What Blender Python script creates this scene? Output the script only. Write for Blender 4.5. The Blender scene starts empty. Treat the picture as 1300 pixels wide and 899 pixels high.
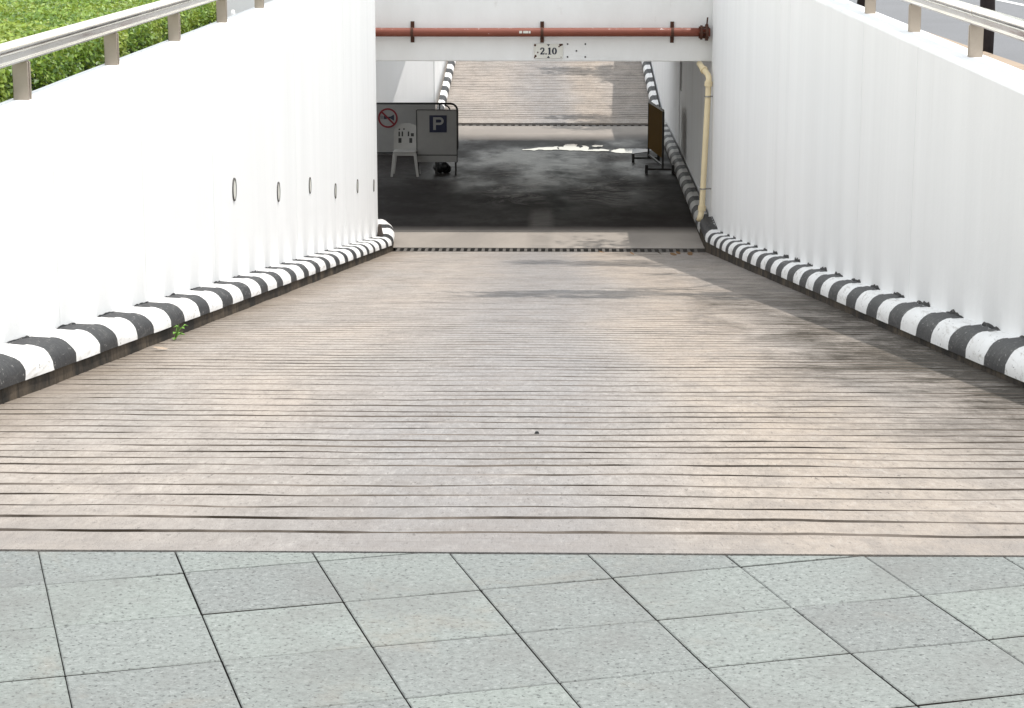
import bpy, bmesh, math, random
import numpy as np
from mathutils import Vector, noise as mnoise
R = math.radians
rng = random.Random(7)
S = bpy.context.scene
COL = S.collection

# ------------------------------------------------------------------ camera, sky, sun, exposure
cam_d = bpy.data.cameras.new('camera')
cam = bpy.data.objects.new('camera', cam_d); COL.objects.link(cam)
cam.location = (0, 0, 1.5)
cam.rotation_euler = (R(90 - 11.88), 0, R(1.163))
cam_d.sensor_width = 36.0
cam_d.lens = 36.0 * 2700 / 1300
cam_d.clip_start = 0.05
cam_d.clip_end = 3000
S.camera = cam

SUN = Vector((0.30, 0.02, 1.0)).normalized()
W = bpy.data.worlds.new('World'); S.world = W; W.use_nodes = True
wn = W.node_tree; bg = wn.nodes['Background']
sky = wn.nodes.new('ShaderNodeTexSky'); sky.sky_type = 'NISHITA'; sky.sun_disc = False
sky.sun_elevation = math.asin(SUN.z); sky.sun_rotation = math.atan2(SUN.x, SUN.y)
sky.air_density = 2.5; sky.dust_density = 0.3; sky.ozone_density = 0.6
hs = wn.nodes.new('ShaderNodeHueSaturation'); hs.inputs['Saturation'].default_value = 0.25
wn.links.new(sky.outputs[0], hs.inputs['Color']); wn.links.new(hs.outputs[0], bg.inputs[0])
bg.inputs[1].default_value = 0.15
sl = bpy.data.lights.new('sun', 'SUN'); sl.energy = 2.0; sl.angle = R(0.6); sl.color = (1.0, 0.955, 0.90)
so = bpy.data.objects.new('sun', sl); COL.objects.link(so)
so.rotation_euler = SUN.to_track_quat('Z', 'Y').to_euler(); so.location = (20, 0, 60)
S.view_settings.view_transform = 'Standard'; S.view_settings.look = 'None'
S.view_settings.exposure = 0.88; S.view_settings.gamma = 1.0

# ------------------------------------------------------------------ helpers
def sm(a, b, t):
    t = min(1, max(0, (t - a) / (b - a))); return t * t * (3 - 2 * t)

class MB:
    def __init__(s): s.v = []; s.f = []; s.m = []
    def add(s, vs, fs, mi=0):
        o = len(s.v); s.v += [tuple(p) for p in vs]
        s.f += [tuple(i + o for i in f) for f in fs]; s.m += [mi] * len(fs); return s
    def box(s, x0, x1, y0, y1, z0, z1, mi=0):
        vs = [(x0,y0,z0),(x1,y0,z0),(x1,y1,z0),(x0,y1,z0),(x0,y0,z1),(x1,y0,z1),(x1,y1,z1),(x0,y1,z1)]
        return s.add(vs, [(0,3,2,1),(4,5,6,7),(0,1,5,4),(1,2,6,5),(2,3,7,6),(3,0,4,7)], mi)
    def tube(s, pts, r, n=10, mi=0, caps=True):
        pts = [Vector(p) for p in pts]; rs = r if isinstance(r, (list, tuple)) else [r] * len(pts)
        rings = []; up = None
        for i, p in enumerate(pts):
            t = (pts[min(i+1, len(pts)-1)] - pts[max(i-1, 0)]).normalized()
            if up is None:
                up = Vector((0,0,1)) if abs(t.z) < .9 else Vector((1,0,0))
            a = t.cross(up).normalized(); b = a.cross(t).normalized(); up = b
            rings.append([p + (a*math.cos(2*math.pi*k/n) + b*math.sin(2*math.pi*k/n)) * rs[i] for k in range(n)])
        vs = [q for rg in rings for q in rg]; fs = []
        for i in range(len(pts)-1):
            for k in range(n):
                k2 = (k+1) % n
                fs.append((i*n+k, i*n+k2, (i+1)*n+k2, (i+1)*n+k))
        if caps:
            fs.append(tuple(range(n))); fs.append(tuple((len(pts)-1)*n + k for k in reversed(range(n))))
        return s.add(vs, fs, mi)
    def bar(s, p, q, w, d, mi=0, up=(0,0,1)):
        p = Vector(p); q = Vector(q); t = (q-p).normalized(); up = Vector(up)
        if abs(t.dot(up)) > .95: up = Vector((0,1,0))
        a = t.cross(up).normalized() * w/2; b = a.cross(t).normalized() * d/2
        vs = [p-a-b, p+a-b, p+a+b, p-a+b, q-a-b, q+a-b, q+a+b, q-a+b]
        return s.add(vs, [(0,1,2,3),(7,6,5,4),(0,4,5,1),(1,5,6,2),(2,6,7,3),(3,7,4,0)], mi)
    def prism(s, poly, fn, d, mi=0):
        """poly in 2-D, fn maps (u,v,depth) to 3-D; extruded by d"""
        n = len(poly)
        vs = [fn(u, v, 0) for u, v in poly] + [fn(u, v, d) for u, v in poly]
        fs = [tuple(range(n)), tuple(reversed(range(n, 2*n)))] + [(i, i+n, (i+1) % n + n, (i+1) % n) for i in range(n)]
        return s.add(vs, fs, mi)
    def build(s, name, mat, parent=None, smooth=False, fix=True):
        me = bpy.data.meshes.new(name)
        off = Vector(parent_loc(parent)) if parent is not None else Vector((0,0,0))
        me.from_pydata([tuple(Vector(p) - off) for p in s.v], [], s.f)
        for m in (mat if isinstance(mat, (list, tuple)) else [mat]): me.materials.append(m)
        me.polygons.foreach_set('material_index', s.m)
        if fix:
            bm = bmesh.new(); bm.from_mesh(me); bmesh.ops.recalc_face_normals(bm, faces=bm.faces); bm.to_mesh(me); bm.free()
        if smooth: me.shade_smooth()
        me.update()
        o = bpy.data.objects.new(name, me); COL.objects.link(o)
        if parent is not None: o.parent = parent
        return o

def parent_loc(p):
    l = Vector(p.location); q = p.parent
    while q is not None: l = l + Vector(q.location); q = q.parent
    return l
def tag(o, label=None, cat=None, group=None, kind=None):
    if label: o['label'] = label
    if cat: o['category'] = cat
    if group: o['group'] = group
    if kind: o['kind'] = kind
    return o
def thing(name, loc, label, cat, group=None):
    o = bpy.data.objects.new(name, None); COL.objects.link(o); o.location = loc
    o.empty_display_size = .2
    return tag(o, label, cat, group)
def bevel(o, w=.006, seg=2, ang=40):
    m = o.modifiers.new('bevel', 'BEVEL'); m.width = w; m.segments = seg; m.limit_method = 'ANGLE'; m.angle_limit = R(ang)
    return o
def copy_tree(o, parent=None):
    c = o.copy(); COL.objects.link(c)
    if parent is not None: c.parent = parent
    for ch in list(o.children): copy_tree(ch, c)
    return c

# ------------------------------------------------------------------ materials
class NT:
    def __init__(s, name):
        s.m = bpy.data.materials.new(name); s.m.use_nodes = True; s.t = s.m.node_tree
        s.b = s.t.nodes['Principled BSDF']; s._c = None
    def n(s, typ, **kw):
        x = s.t.nodes.new(typ)
        for k, v in kw.items(): setattr(x, k, v)
        return x
    def l(s, a, b): s.t.links.new(a, b)
    def coord(s, scale=(1,1,1), geo=True):
        if s._c is None: s._c = s.n('ShaderNodeNewGeometry').outputs['Position'] if geo else s.n('ShaderNodeTexCoord').outputs['Object']
        mp = s.n('ShaderNodeMapping'); mp.inputs['Scale'].default_value = scale; s.l(s._c, mp.inputs[0]); return mp.outputs[0]
    def noise(s, scale=5, detail=4, rough=.55, sc=(1,1,1), dist=0):
        x = s.n('ShaderNodeTexNoise'); x.inputs['Scale'].default_value = scale; x.inputs['Detail'].default_value = detail
        x.inputs['Roughness'].default_value = rough; x.inputs['Distortion'].default_value = dist
        s.l(s.coord(sc), x.inputs['Vector']); return x.outputs[0]
    def rng(s, v, a, b, c=0., d=1.):
        x = s.n('ShaderNodeMapRange'); x.clamp = True
        s.l(v, x.inputs[0])
        for i, q in enumerate((a, b, c, d)): x.inputs[1+i].default_value = q
        return x.outputs[0]
    def math(s, op, a, b=None):
        x = s.n('ShaderNodeMath', operation=op)
        for i, q in enumerate((a, b)):
            if q is None: continue
            if isinstance(q, (int, float)): x.inputs[i].default_value = q
            else: s.l(q, x.inputs[i])
        return x.outputs[0]
    def mix(s, f, a, b, mode='MIX'):
        x = s.n('ShaderNodeMix', data_type='RGBA', blend_type=mode)
        for sock, q in ((x.inputs[0], f), (x.inputs[6], a), (x.inputs[7], b)):
            if isinstance(q, (int, float)): sock.default_value = q
            elif isinstance(q, tuple): sock.default_value = (*q, 1) if len(q) == 3 else q
            else: s.l(q, sock)
        return x.outputs[2]
    def xyz(s):
        x = s.n('ShaderNodeSeparateXYZ'); s.l(s.coord(), x.inputs[0]); return x.outputs
    def out(s, color=None, rough=None, bump=None, bstr=.3, bdist=.01, metal=None, spec=None):
        b = s.b
        for nm, q in (('Base Color', color), ('Roughness', rough), ('Metallic', metal), ('Specular IOR Level', spec)):
            if q is None: continue
            if isinstance(q, (int, float)): b.inputs[nm].default_value = q
            elif isinstance(q, tuple): b.inputs[nm].default_value = (*q, 1)
            else: s.l(q, b.inputs[nm])
        if bump is not None:
            x = s.n('ShaderNodeBump'); x.inputs['Strength'].default_value = bstr; x.inputs['Distance'].default_value = bdist
            s.l(bump, x.inputs['Height']); s.l(x.outputs[0], b.inputs['Normal'])
        return s.m

def simple(name, c, rough=.5, metal=0., var=.12, scale=30, spec=.4, bump=.15):
    t = NT(name); n = t.noise(scale, 5)
    c2 = tuple(max(0, q*(1-var)) for q in c); c3 = tuple(min(1, q*(1+var)) for q in c)
    return t.out(t.mix(n, c2, c3), rough, n, bump, .003, metal, spec)

def m_wall():
    t = NT('white_wall_paint')
    st = t.noise(1.7, 6, .68, (1, 1, .06)); big = t.noise(.8, 5, .6, (1, 1, .5)); fine = t.noise(11, 5, .7, (1, 1, .03)); gate = t.noise(.9, 3, .5, (1, 1, .25))
    c = t.mix(t.rng(st, .38, .68), (.825, .825, .82), (.775, .775, .77))
    c = t.mix(t.math('MULTIPLY', t.rng(fine, .56, .72, 0, .45), t.rng(gate, .45, .65)), c, (.72, .715, .70))
    c = t.mix(t.rng(big, .55, .78, 0, .35), c, (.74, .735, .725))
    sc = t.noise(3.3, 7, .68, (1, 1, .7), 1.2)
    c = t.mix(t.rng(sc, .70, .78, 0, .45), c, (.52, .51, .49))
    h = t.math('ADD', t.noise(60, 3), t.math('MULTIPLY', t.noise(6, 5, .6), 3.0))
    return t.out(c, .75, h, .22, .004, None, .25)
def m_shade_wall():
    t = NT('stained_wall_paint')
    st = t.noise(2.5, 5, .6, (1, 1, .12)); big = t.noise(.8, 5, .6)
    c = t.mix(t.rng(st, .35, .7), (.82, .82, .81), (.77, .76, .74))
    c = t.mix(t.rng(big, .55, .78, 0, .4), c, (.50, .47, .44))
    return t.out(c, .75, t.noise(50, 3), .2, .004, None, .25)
def m_beam():
    t = NT('beam_paint'); st = t.noise(2.0, 5, .6, (1, 1, .4)); sp = t.noise(6, 6, .7, (1, 1, .6))
    c = t.mix(t.rng(st, .35, .7), (.80, .80, .79), (.735, .73, .715))
    c = t.mix(t.rng(sp, .63, .74, 0, .5), c, (.62, .60, .57))
    return t.out(c, .75, t.noise(45, 4), .25, .005, None, .25)

def m_ramp(name='ramp_concrete', stain=1.0):
    t = NT(name); X, Y, Z = t.xyz()
    a = t.noise(1.0, 6, .65, (1, .35, 1)); fine = t.noise(42, 5, .75, (1, .24, 1)); mid = t.noise(7, 7, .72, (.8, .45, 1), .4); pit = t.noise(85, 3, .6, (1, .22, 1))
    streak = t.noise(9, 5, .7, (.12, 2.6, 1), .3); streak2 = t.noise(17, 4, .65, (.10, 2.2, 1), .2)
    c = t.mix(t.rng(a, .36, .66), (0.380, 0.329, 0.284), (0.322, 0.295, 0.269))
    # tyre lanes: the middle of the lane is greyer, the flanks are pink and sandy
    wob = t.math('ADD', X, t.math('MULTIPLY', t.math('SUBTRACT', t.noise(.45, 5, .6, (1, .6, 1)), .5), 1.3))
    band = t.math('MULTIPLY', t.rng(wob, -1.15, -.45), t.rng(wob, .55, .05))
    c = t.mix(t.math('MULTIPLY', band, .85), c, (.268, .254, .243))
    warm = t.math('MULTIPLY', t.rng(wob, .35, .7), t.rng(wob, 1.35, 1.0))
    c = t.mix(t.math('MULTIPLY', warm, .4), c, (0.392, 0.314, 0.240))
    c = t.mix(t.rng(mid, .44, .66, 0, .6), c, (0.240, 0.213, 0.191))
    c = t.mix(t.rng(t.noise(2.0, 7, .72, (1, .5, 1), 1), .52, .70, 0, .5), c, (0.216, 0.197, 0.178))
    c = t.mix(t.rng(t.noise(3.6, 7, .75, (.7, 1, 1), .8), .58, .70, 0, .6), c, (0.450, 0.409, 0.369))
    c = t.mix(t.rng(streak, .56, .68, 0, .3), c, (0.175, 0.152, 0.131))
    c = t.mix(t.rng(streak2, .60, .70, 0, .35), c, (0.140, 0.121, 0.103))
    c = t.mix(t.rng(streak, .42, .32, 0, .25), c, (0.445, 0.404, 0.363))
    c = t.mix(t.rng(fine, .50, .68, 0, .45), c, (0.187, 0.166, 0.147))
    c = t.mix(t.rng(fine, .46, .32, 0, .40), c, (0.468, 0.433, 0.392))
    c = t.mix(t.rng(pit, .62, .70, 0, .6), c, (0.099, 0.088, 0.077))
    near = t.math('MULTIPLY', t.rng(Y, 5.9, 4.9), t.rng(t.noise(2.4, 6, .7, (1, .6, 1)), .38, .62, .25, .8))
    c = t.mix(near, c, (.232, .212, .196))
    c = t.mix(band, c, t.mix(1.0, c, (.97, .98, 1.0), 'MULTIPLY'))
    if stain:
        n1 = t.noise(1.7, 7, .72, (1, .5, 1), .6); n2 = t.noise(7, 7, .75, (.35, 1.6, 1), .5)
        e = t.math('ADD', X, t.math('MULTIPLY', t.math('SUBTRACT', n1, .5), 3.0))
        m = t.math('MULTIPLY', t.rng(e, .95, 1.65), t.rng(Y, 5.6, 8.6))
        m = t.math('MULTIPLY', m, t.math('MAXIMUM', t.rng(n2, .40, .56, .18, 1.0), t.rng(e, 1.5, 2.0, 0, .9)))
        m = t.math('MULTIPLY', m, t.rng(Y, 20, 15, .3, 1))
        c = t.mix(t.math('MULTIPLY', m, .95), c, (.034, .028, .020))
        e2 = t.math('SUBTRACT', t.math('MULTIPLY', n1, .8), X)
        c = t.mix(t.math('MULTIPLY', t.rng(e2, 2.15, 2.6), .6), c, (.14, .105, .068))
    h = t.math('ADD', t.math('ADD', fine, t.math('MULTIPLY', pit, .6)), t.math('MULTIPLY', mid, 2.0))
    return t.out(c, t.rng(mid, .3, .7, .75, .92), h, .7, .012, None, .12)
def m_groove():
    t = NT('groove_dirt'); a = t.noise(2.2, 5, .65, (1, 2.5, 1)); 
    c = t.mix(t.rng(a, .38, .62), (.035, .027, .02), (.20, .17, .145))
    return t.out(c, .95, t.noise(60, 3), .3, .004, None, .1)
def m_floor():
    t = NT('wet_shaded_floor'); X, Y, Z = t.xyz()
    a = t.noise(.55, 6, .65, (1, .55, 1), .6); b = t.noise(1.5, 7, .72, (.8, .8, 1), 1.4); f = t.noise(40, 3); g = t.noise(.42, 4, .6, (1, .6, 1), .5)
    c = t.mix(t.rng(a, .38, .62), (.33, .295, .26), (.25, .225, .20))
    wet_shade = t.math('MULTIPLY', t.rng(Y, 29.95, 30.7), t.rng(Y, 43.6, 42.2))  # near-black span follows the deck's shadow: wet floor with shade painted in
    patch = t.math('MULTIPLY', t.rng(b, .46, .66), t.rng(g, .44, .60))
    c = t.mix(wet_shade, c, t.mix(patch, (.023, .0185, .0165), (.042, .038, .035)))
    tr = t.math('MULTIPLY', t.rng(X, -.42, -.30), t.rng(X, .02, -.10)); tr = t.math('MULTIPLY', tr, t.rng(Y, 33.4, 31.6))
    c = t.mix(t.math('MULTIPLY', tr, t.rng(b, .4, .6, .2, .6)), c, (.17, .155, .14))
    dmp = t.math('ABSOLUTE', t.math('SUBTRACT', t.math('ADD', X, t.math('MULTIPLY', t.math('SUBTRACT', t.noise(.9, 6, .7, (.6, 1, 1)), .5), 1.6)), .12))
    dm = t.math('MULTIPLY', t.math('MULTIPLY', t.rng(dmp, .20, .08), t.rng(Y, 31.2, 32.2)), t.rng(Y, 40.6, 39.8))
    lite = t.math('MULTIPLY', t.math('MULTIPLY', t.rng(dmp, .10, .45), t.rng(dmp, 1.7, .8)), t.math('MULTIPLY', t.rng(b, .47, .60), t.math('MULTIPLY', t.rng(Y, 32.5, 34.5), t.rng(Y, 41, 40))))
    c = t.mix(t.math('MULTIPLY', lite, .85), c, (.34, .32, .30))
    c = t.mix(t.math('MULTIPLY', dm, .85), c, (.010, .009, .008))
    wr = t.rng(t.noise(.8, 5, .65, (1, .5, 1)), .40, .62, .38, .68)
    r = t.mix(wet_shade, (.8, .8, .8), t.math('ADD', wr, t.math('ADD', t.rng(b, .3, .7, -.05, .1), t.rng(Y, 37, 31.5, 0, .28))))
    return t.out(c, r, t.math('ADD', f, t.math('MULTIPLY', b, 2)), .08, .004, None, .15)
def m_tile():
    t = NT('granite_tile'); oi = t.n('ShaderNodeObjectInfo'); rr = oi.outputs['Random']
    f = t.noise(150, 3, .6); g = t.noise(60, 6, .75); big = t.noise(3.0, 6, .65); s2 = t.noise(95, 2, .5); s3 = t.noise(110, 2, .5, (1, 1, 1), .4)
    c = t.mix(t.rng(rr, .15, .85), (.212, .231, .212), (.180, .190, .181))
    c = t.mix(t.rng(t.math('FRACT', t.math('MULTIPLY', rr, 7.3)), .55, 1, 0, .5), c, (.225, .243, .226))
    c = t.mix(t.rng(g, .50, .64, 0, .7), c, (.120, .126, .120))
    c = t.mix(t.rng(g, .47, .34, 0, .6), c, (.300, .312, .298))
    c = t.mix(t.rng(f, .52, .68, 0, .45), c, (.270, .285, .268))
    c = t.mix(t.rng(s2, .60, .68, 0, .8), c, (.055, .058, .055))
    c = t.mix(t.rng(s3, .63, .72, 0, .5), c, (.36, .37, .355))
    c = t.mix(t.rng(big, .46, .72, 0, .6), c, (.150, .147, .138))
    r1 = t.noise(1.6, 6, .7, (1, 1, 1), .5); c = t.mix(t.rng(r1, .56, .72, 0, .4), c, (.235, .195, .15))
    st = t.noise(5, 7, .75, (1, 1, 1), .8); c = t.mix(t.rng(st, .66, .74, 0, .5), c, (.09, .088, .082))
    return t.out(c, .72, t.math('ADD', g, f), .45, .004, None, .25)
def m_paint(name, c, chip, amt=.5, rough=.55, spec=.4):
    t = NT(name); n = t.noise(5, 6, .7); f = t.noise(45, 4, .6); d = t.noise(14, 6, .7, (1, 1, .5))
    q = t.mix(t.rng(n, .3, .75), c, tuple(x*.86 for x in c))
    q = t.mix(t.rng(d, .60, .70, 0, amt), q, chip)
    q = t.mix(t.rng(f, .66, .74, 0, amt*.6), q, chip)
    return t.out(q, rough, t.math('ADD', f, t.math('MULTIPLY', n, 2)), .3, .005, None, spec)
def m_kerbpaint(name, c, fade, chip):
    t = NT(name); a = t.noise(3.5, 6, .7); d = t.noise(16, 6, .75, (1, .45, 1), .4); e = t.noise(48, 4, .7, (1, .4, 1)); sc = t.noise(9, 5, .7, (2.5, .25, 2.5), .3)
    q = t.mix(t.rng(a, .38, .68, 0, .55), c, tuple(.72*x + .28*y for x, y in zip(c, fade)))
    q = t.mix(t.rng(sc, .56, .68, 0, .6), q, fade)
    q = t.mix(t.rng(d, .58, .66, 0, .75), q, fade)
    q = t.mix(t.rng(e, .62, .68, 0, .8), q, chip)
    q = t.mix(t.rng(t.noise(6, 7, .75, (1, .6, 1), .6), .64, .70, 0, .7), q, chip)
    return t.out(q, .6, t.math('ADD', e, t.math('MULTIPLY', a, 3)), .45, .006, None, .35)
def m_kerbbase():
    t = NT('kerb_grime'); n = t.noise(2.2, 6, .7, (1, 1, 1)); d = t.noise(14, 5, .7, (1, 1, .25))
    c = t.mix(t.rng(n, .40, .62), (.028, .025, .022), (.105, .082, .06))
    c = t.mix(t.rng(d, .5, .66, 0, .75), c, (.022, .02, .017))
    return t.out(c, .9, d, .5, .01, None, .15)
def m_pipe():
    t = NT('red_oxide_paint'); n = t.noise(3, 5, .6); ch = t.noise(9, 6, .7, (1, 1, 1), .5)
    c = t.mix(n, (.215, .060, .034), (.165, .043, .026))
    nz = t.n('ShaderNodeNewGeometry'); z = t.n('ShaderNodeSeparateXYZ'); t.l(nz.outputs['Normal'], z.inputs[0])
    up = t.rng(z.outputs[2], .55, .85)
    c = t.mix(t.math('MULTIPLY', t.rng(ch, .60, .66), up), c, (.72, .68, .64))
    c = t.mix(t.rng(t.noise(25, 4), .72, .76, 0, .8), c, (.66, .60, .56))
    return t.out(c, .5, n, .1, .003, None, .4)
def m_steel(name='brushed_steel', c=(.74, .73, .71), r=.12, dirt=(.62, .60, .57)):
    t = NT(name); n = t.noise(2.0, 5, .6); st = t.noise(60, 3, .6, (1, .04, 1))
    q = t.mix(t.rng(n, .3, .75), c, dirt)
    return t.out(q, t.rng(st, .3, .7, r, r + .14), st, .05, .002, 1.0)
def m_leaf(name, dark, light, yel, tr=.25):
    t = NT(name); g = t.n('ShaderNodeNewGeometry').outputs['Random Per Island']
    n = t.noise(1.4, 4, .6)
    c = t.mix(g, dark, light); c = t.mix(t.rng(n, .45, .7, 0, .6), c, yel)
    c = t.mix(t.rng(g, .93, .99, 0, .7), c, (.20, .19, .03))
    b = t.b; t.out(c, .42, None, 0, 0, None, .45)
    tr_n = t.n('ShaderNodeBsdfTranslucent'); t.l(t.mix(.5, c, yel), tr_n.inputs[0])
    mx = t.n('ShaderNodeMixShader'); mx.inputs[0].default_value = tr
    o = t.t.nodes['Material Output']; t.l(b.outputs[0], mx.inputs[1]); t.l(tr_n.outputs[0], mx.inputs[2]); t.l(mx.outputs[0], o.inputs[0])
    return t.m
def m_asphalt(name='street_asphalt', c=(.20, .20, .205)):
    t = NT(name); f = t.noise(70, 4, .7); b = t.noise(.8, 5, .6)
    q = t.mix(t.rng(f, .35, .7), tuple(x*.75 for x in c), tuple(x*1.2 for x in c)); q = t.mix(t.rng(b, .45, .7, 0, .5), q, tuple(x*.8 for x in c))
    return t.out(q, .85, f, .4, .006, None, .3)
def m_soil():
    t = NT('ground_soil'); n = t.noise(.4, 6, .65); f = t.noise(30, 4)
    c = t.mix(n, (.20, .17, .13), (.12, .14, .07)); return t.out(c, .95, f, .5, .02, None, .2)

M = dict(
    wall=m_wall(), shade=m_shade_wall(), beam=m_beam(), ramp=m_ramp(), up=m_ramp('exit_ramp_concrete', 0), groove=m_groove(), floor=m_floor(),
    tile=m_tile(), joint=simple('joint_dirt', (.04, .034, .028), .95, var=.4, scale=40, bump=.4),
    white=m_kerbpaint('white_road_paint', (.80, .79, .775), (.40, .37, .33), (.16, .15, .14)),
    black=m_kerbpaint('black_road_paint', (.021, .021, .023), (.085, .082, .078), (.30, .29, .275)),
    dwhite=m_paint('darker_white_paint', (.42, .41, .39), (.12, .11, .10), .7), base=m_kerbbase(), pipe=m_pipe(),  # first entry: darker white, for the underpass kerb only
    steel=m_steel(), post=m_steel('satin_steel_post', (.42, .37, .32), .38, (.34, .29, .24)),
    cream=simple('cream_plastic_pipe', (.72, .60, .38), .45, var=.1, scale=6), clamp=simple('galvanised_clamp', (.32, .31, .29), .45, .8),
    rust=simple('rusted_iron', (.075, .035, .024), .8, 0, .5, 25, .2, .5), hole=simple('dark_hole', (.03, .028, .026), .9, 0, .3),
    plate=m_paint('sign_plate_white', (.70, .69, .63), (.34, .26, .18), .4), ink=simple('sign_ink', (.025, .028, .045), .6, 0, .2),
    pwhite=m_paint('board_white', (.33, .32, .305), (.24, .22, .20), .35), blue=simple('parking_blue', (.009, .012, .042), .45, 0, .15),
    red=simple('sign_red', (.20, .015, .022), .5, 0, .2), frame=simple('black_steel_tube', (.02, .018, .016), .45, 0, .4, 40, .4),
    chair=simple('white_plastic', (.40, .385, .36), .45, 0, .1, 12), yellow=m_paint('yellow_board', (.115, .060, .006), (.04, .022, .007), .6, .85, .08),
    iron=simple('grate_iron', (.10, .09, .08), .7, .0, .35, 20), slot=simple('drain_dark', (.012, .011, .010), .95), bag=simple('black_bag', (.012, .012, .012), .4, 0, .3),
    leaf=m_leaf('hedge_leaf', (.05, .12, .014), (.25, .39, .05), (.44, .50, .08)),
    core=simple('hedge_core', (.02, .035, .01), .95), tleaf=m_leaf('tree_leaf', (.028, .06, .015), (.07, .13, .025), (.10, .15, .03)),
    bark=simple('dark_bark', (.028, .022, .022), .9, 0, .45, 22, .2, .6), soil=m_soil(), asphalt=m_asphalt(c=(.185, .187, .195)),
    peach=m_paint('faded_kerb_paint', (.36, .275, .20), (.34, .31, .28), .6, .8), line=m_paint('lane_paint', (.72, .72, .70), (.35, .35, .34), .6, .8),
    deckc=simple('deck_paint', (.80, .79, .77), .9, 0, .2, 6), dry=simple('dry_leaf', (.14, .075, .03), .85, 0, .4, 60), weed=simple('weed_leaf', (.12, .26, .03), .6, 0, .3, 40),
    rag=simple('brown_rubber', (.075, .06, .052), .8, 0, .4, 40, .2, .5), greyrail=simple('grey_rail_paint', (.22, .23, .25), .5),
    ring=simple('dark_cement_ring', (.10, .095, .09), .9, 0, .4, 30), conc=simple('raw_concrete', (.30, .28, .25), .9, 0, .2, 9))
tw = NT('puddle_water'); tw.b.inputs['Base Color'].default_value = (.02, .02, .02, 1)
M['water'] = tw.out(None, .03, tw.noise(6, 3), .006, .01, None, .6)

# ------------------------------------------------------------------ levels of the drive
YE, YD, SLOPE, YU = 4.838, 28.3, .13, 45.1
ZF = -SLOPE * (YD - YE)
YTOP = 62.6; ZTOP = ZF + .135 * (YTOP - YU)
def zfl(y):
    if y < YE: return 0.
    if y < YD: return -SLOPE * (y - YE)
    if y < YU: return ZF
    return min(ZTOP, ZF + .135 * (y - YU))
ltop = lambda y: .612 + .006 * (y - 9.2)
rtop = lambda y: .655 + .0105 * (min(y, 30) - 10)

# ------------------------------------------------------------------ ground, street
g = MB()
for x0, x1, y0, y1 in ((-600, 600, -600, -6), (-600, -7, -6, YTOP), (7, 600, -6, YTOP), (-600, 600, YTOP + .02, 1200),
                       (-7, -2.56, YE - .3, 28.6), (2.42, 7, YE - .3, 28.6), (-7, -2.7, 42.3, YTOP), (2.42, 7, 42.3, YTOP)):
    z = ZTOP - .01 if y0 > YTOP else -.02
    g.add([(x0,y0,z),(x1,y0,z),(x1,y1,z),(x0,y1,z)], [(0,1,2,3)])
tag(g.build('ground', M['soil'], fix=False), kind='structure')
g = MB(); g.add([(4.1,-6,.04),(13.5,-6,.04),(13.5,62,.04),(4.1,62,.04)], [(0,1,2,3)])
tag(g.build('street_road', M['asphalt'], fix=False), kind='structure')
g = MB(); g.add([(2.44,-6,.06),(4.05,-6,.06),(4.05,62,.06),(2.44,62,.06)], [(0,1,2,3)])
tag(g.build('street_pavement', M['asphalt'], fix=False), kind='structure')
g = MB()
for y in np.arange(-4, 58, 6.0):
    g.add([(7.0,y,.044),(7.14,y,.044),(7.14,y+3.2,.044),(7.0,y+3.2,.044)], [(0,1,2,3)])
tag(g.build('lane_marking', M['line'], fix=False), kind='structure')
sk = thing('street_kerb', (4.2, 0, 0), 'faded peach street kerb beyond the right wall, at the foot of the dark trunks', 'kerb')
y = 2.0; i = 0
while y < 60:
    ln = 1.55 + rng.uniform(-.1, .1)
    bevel(MB().box(4.00 + rng.uniform(-.01,.01), 4.17, y, y + ln - .03, -.03, .13).build('kerb_block', M['peach'], sk), .02)
    y += ln; i += 1

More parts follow.
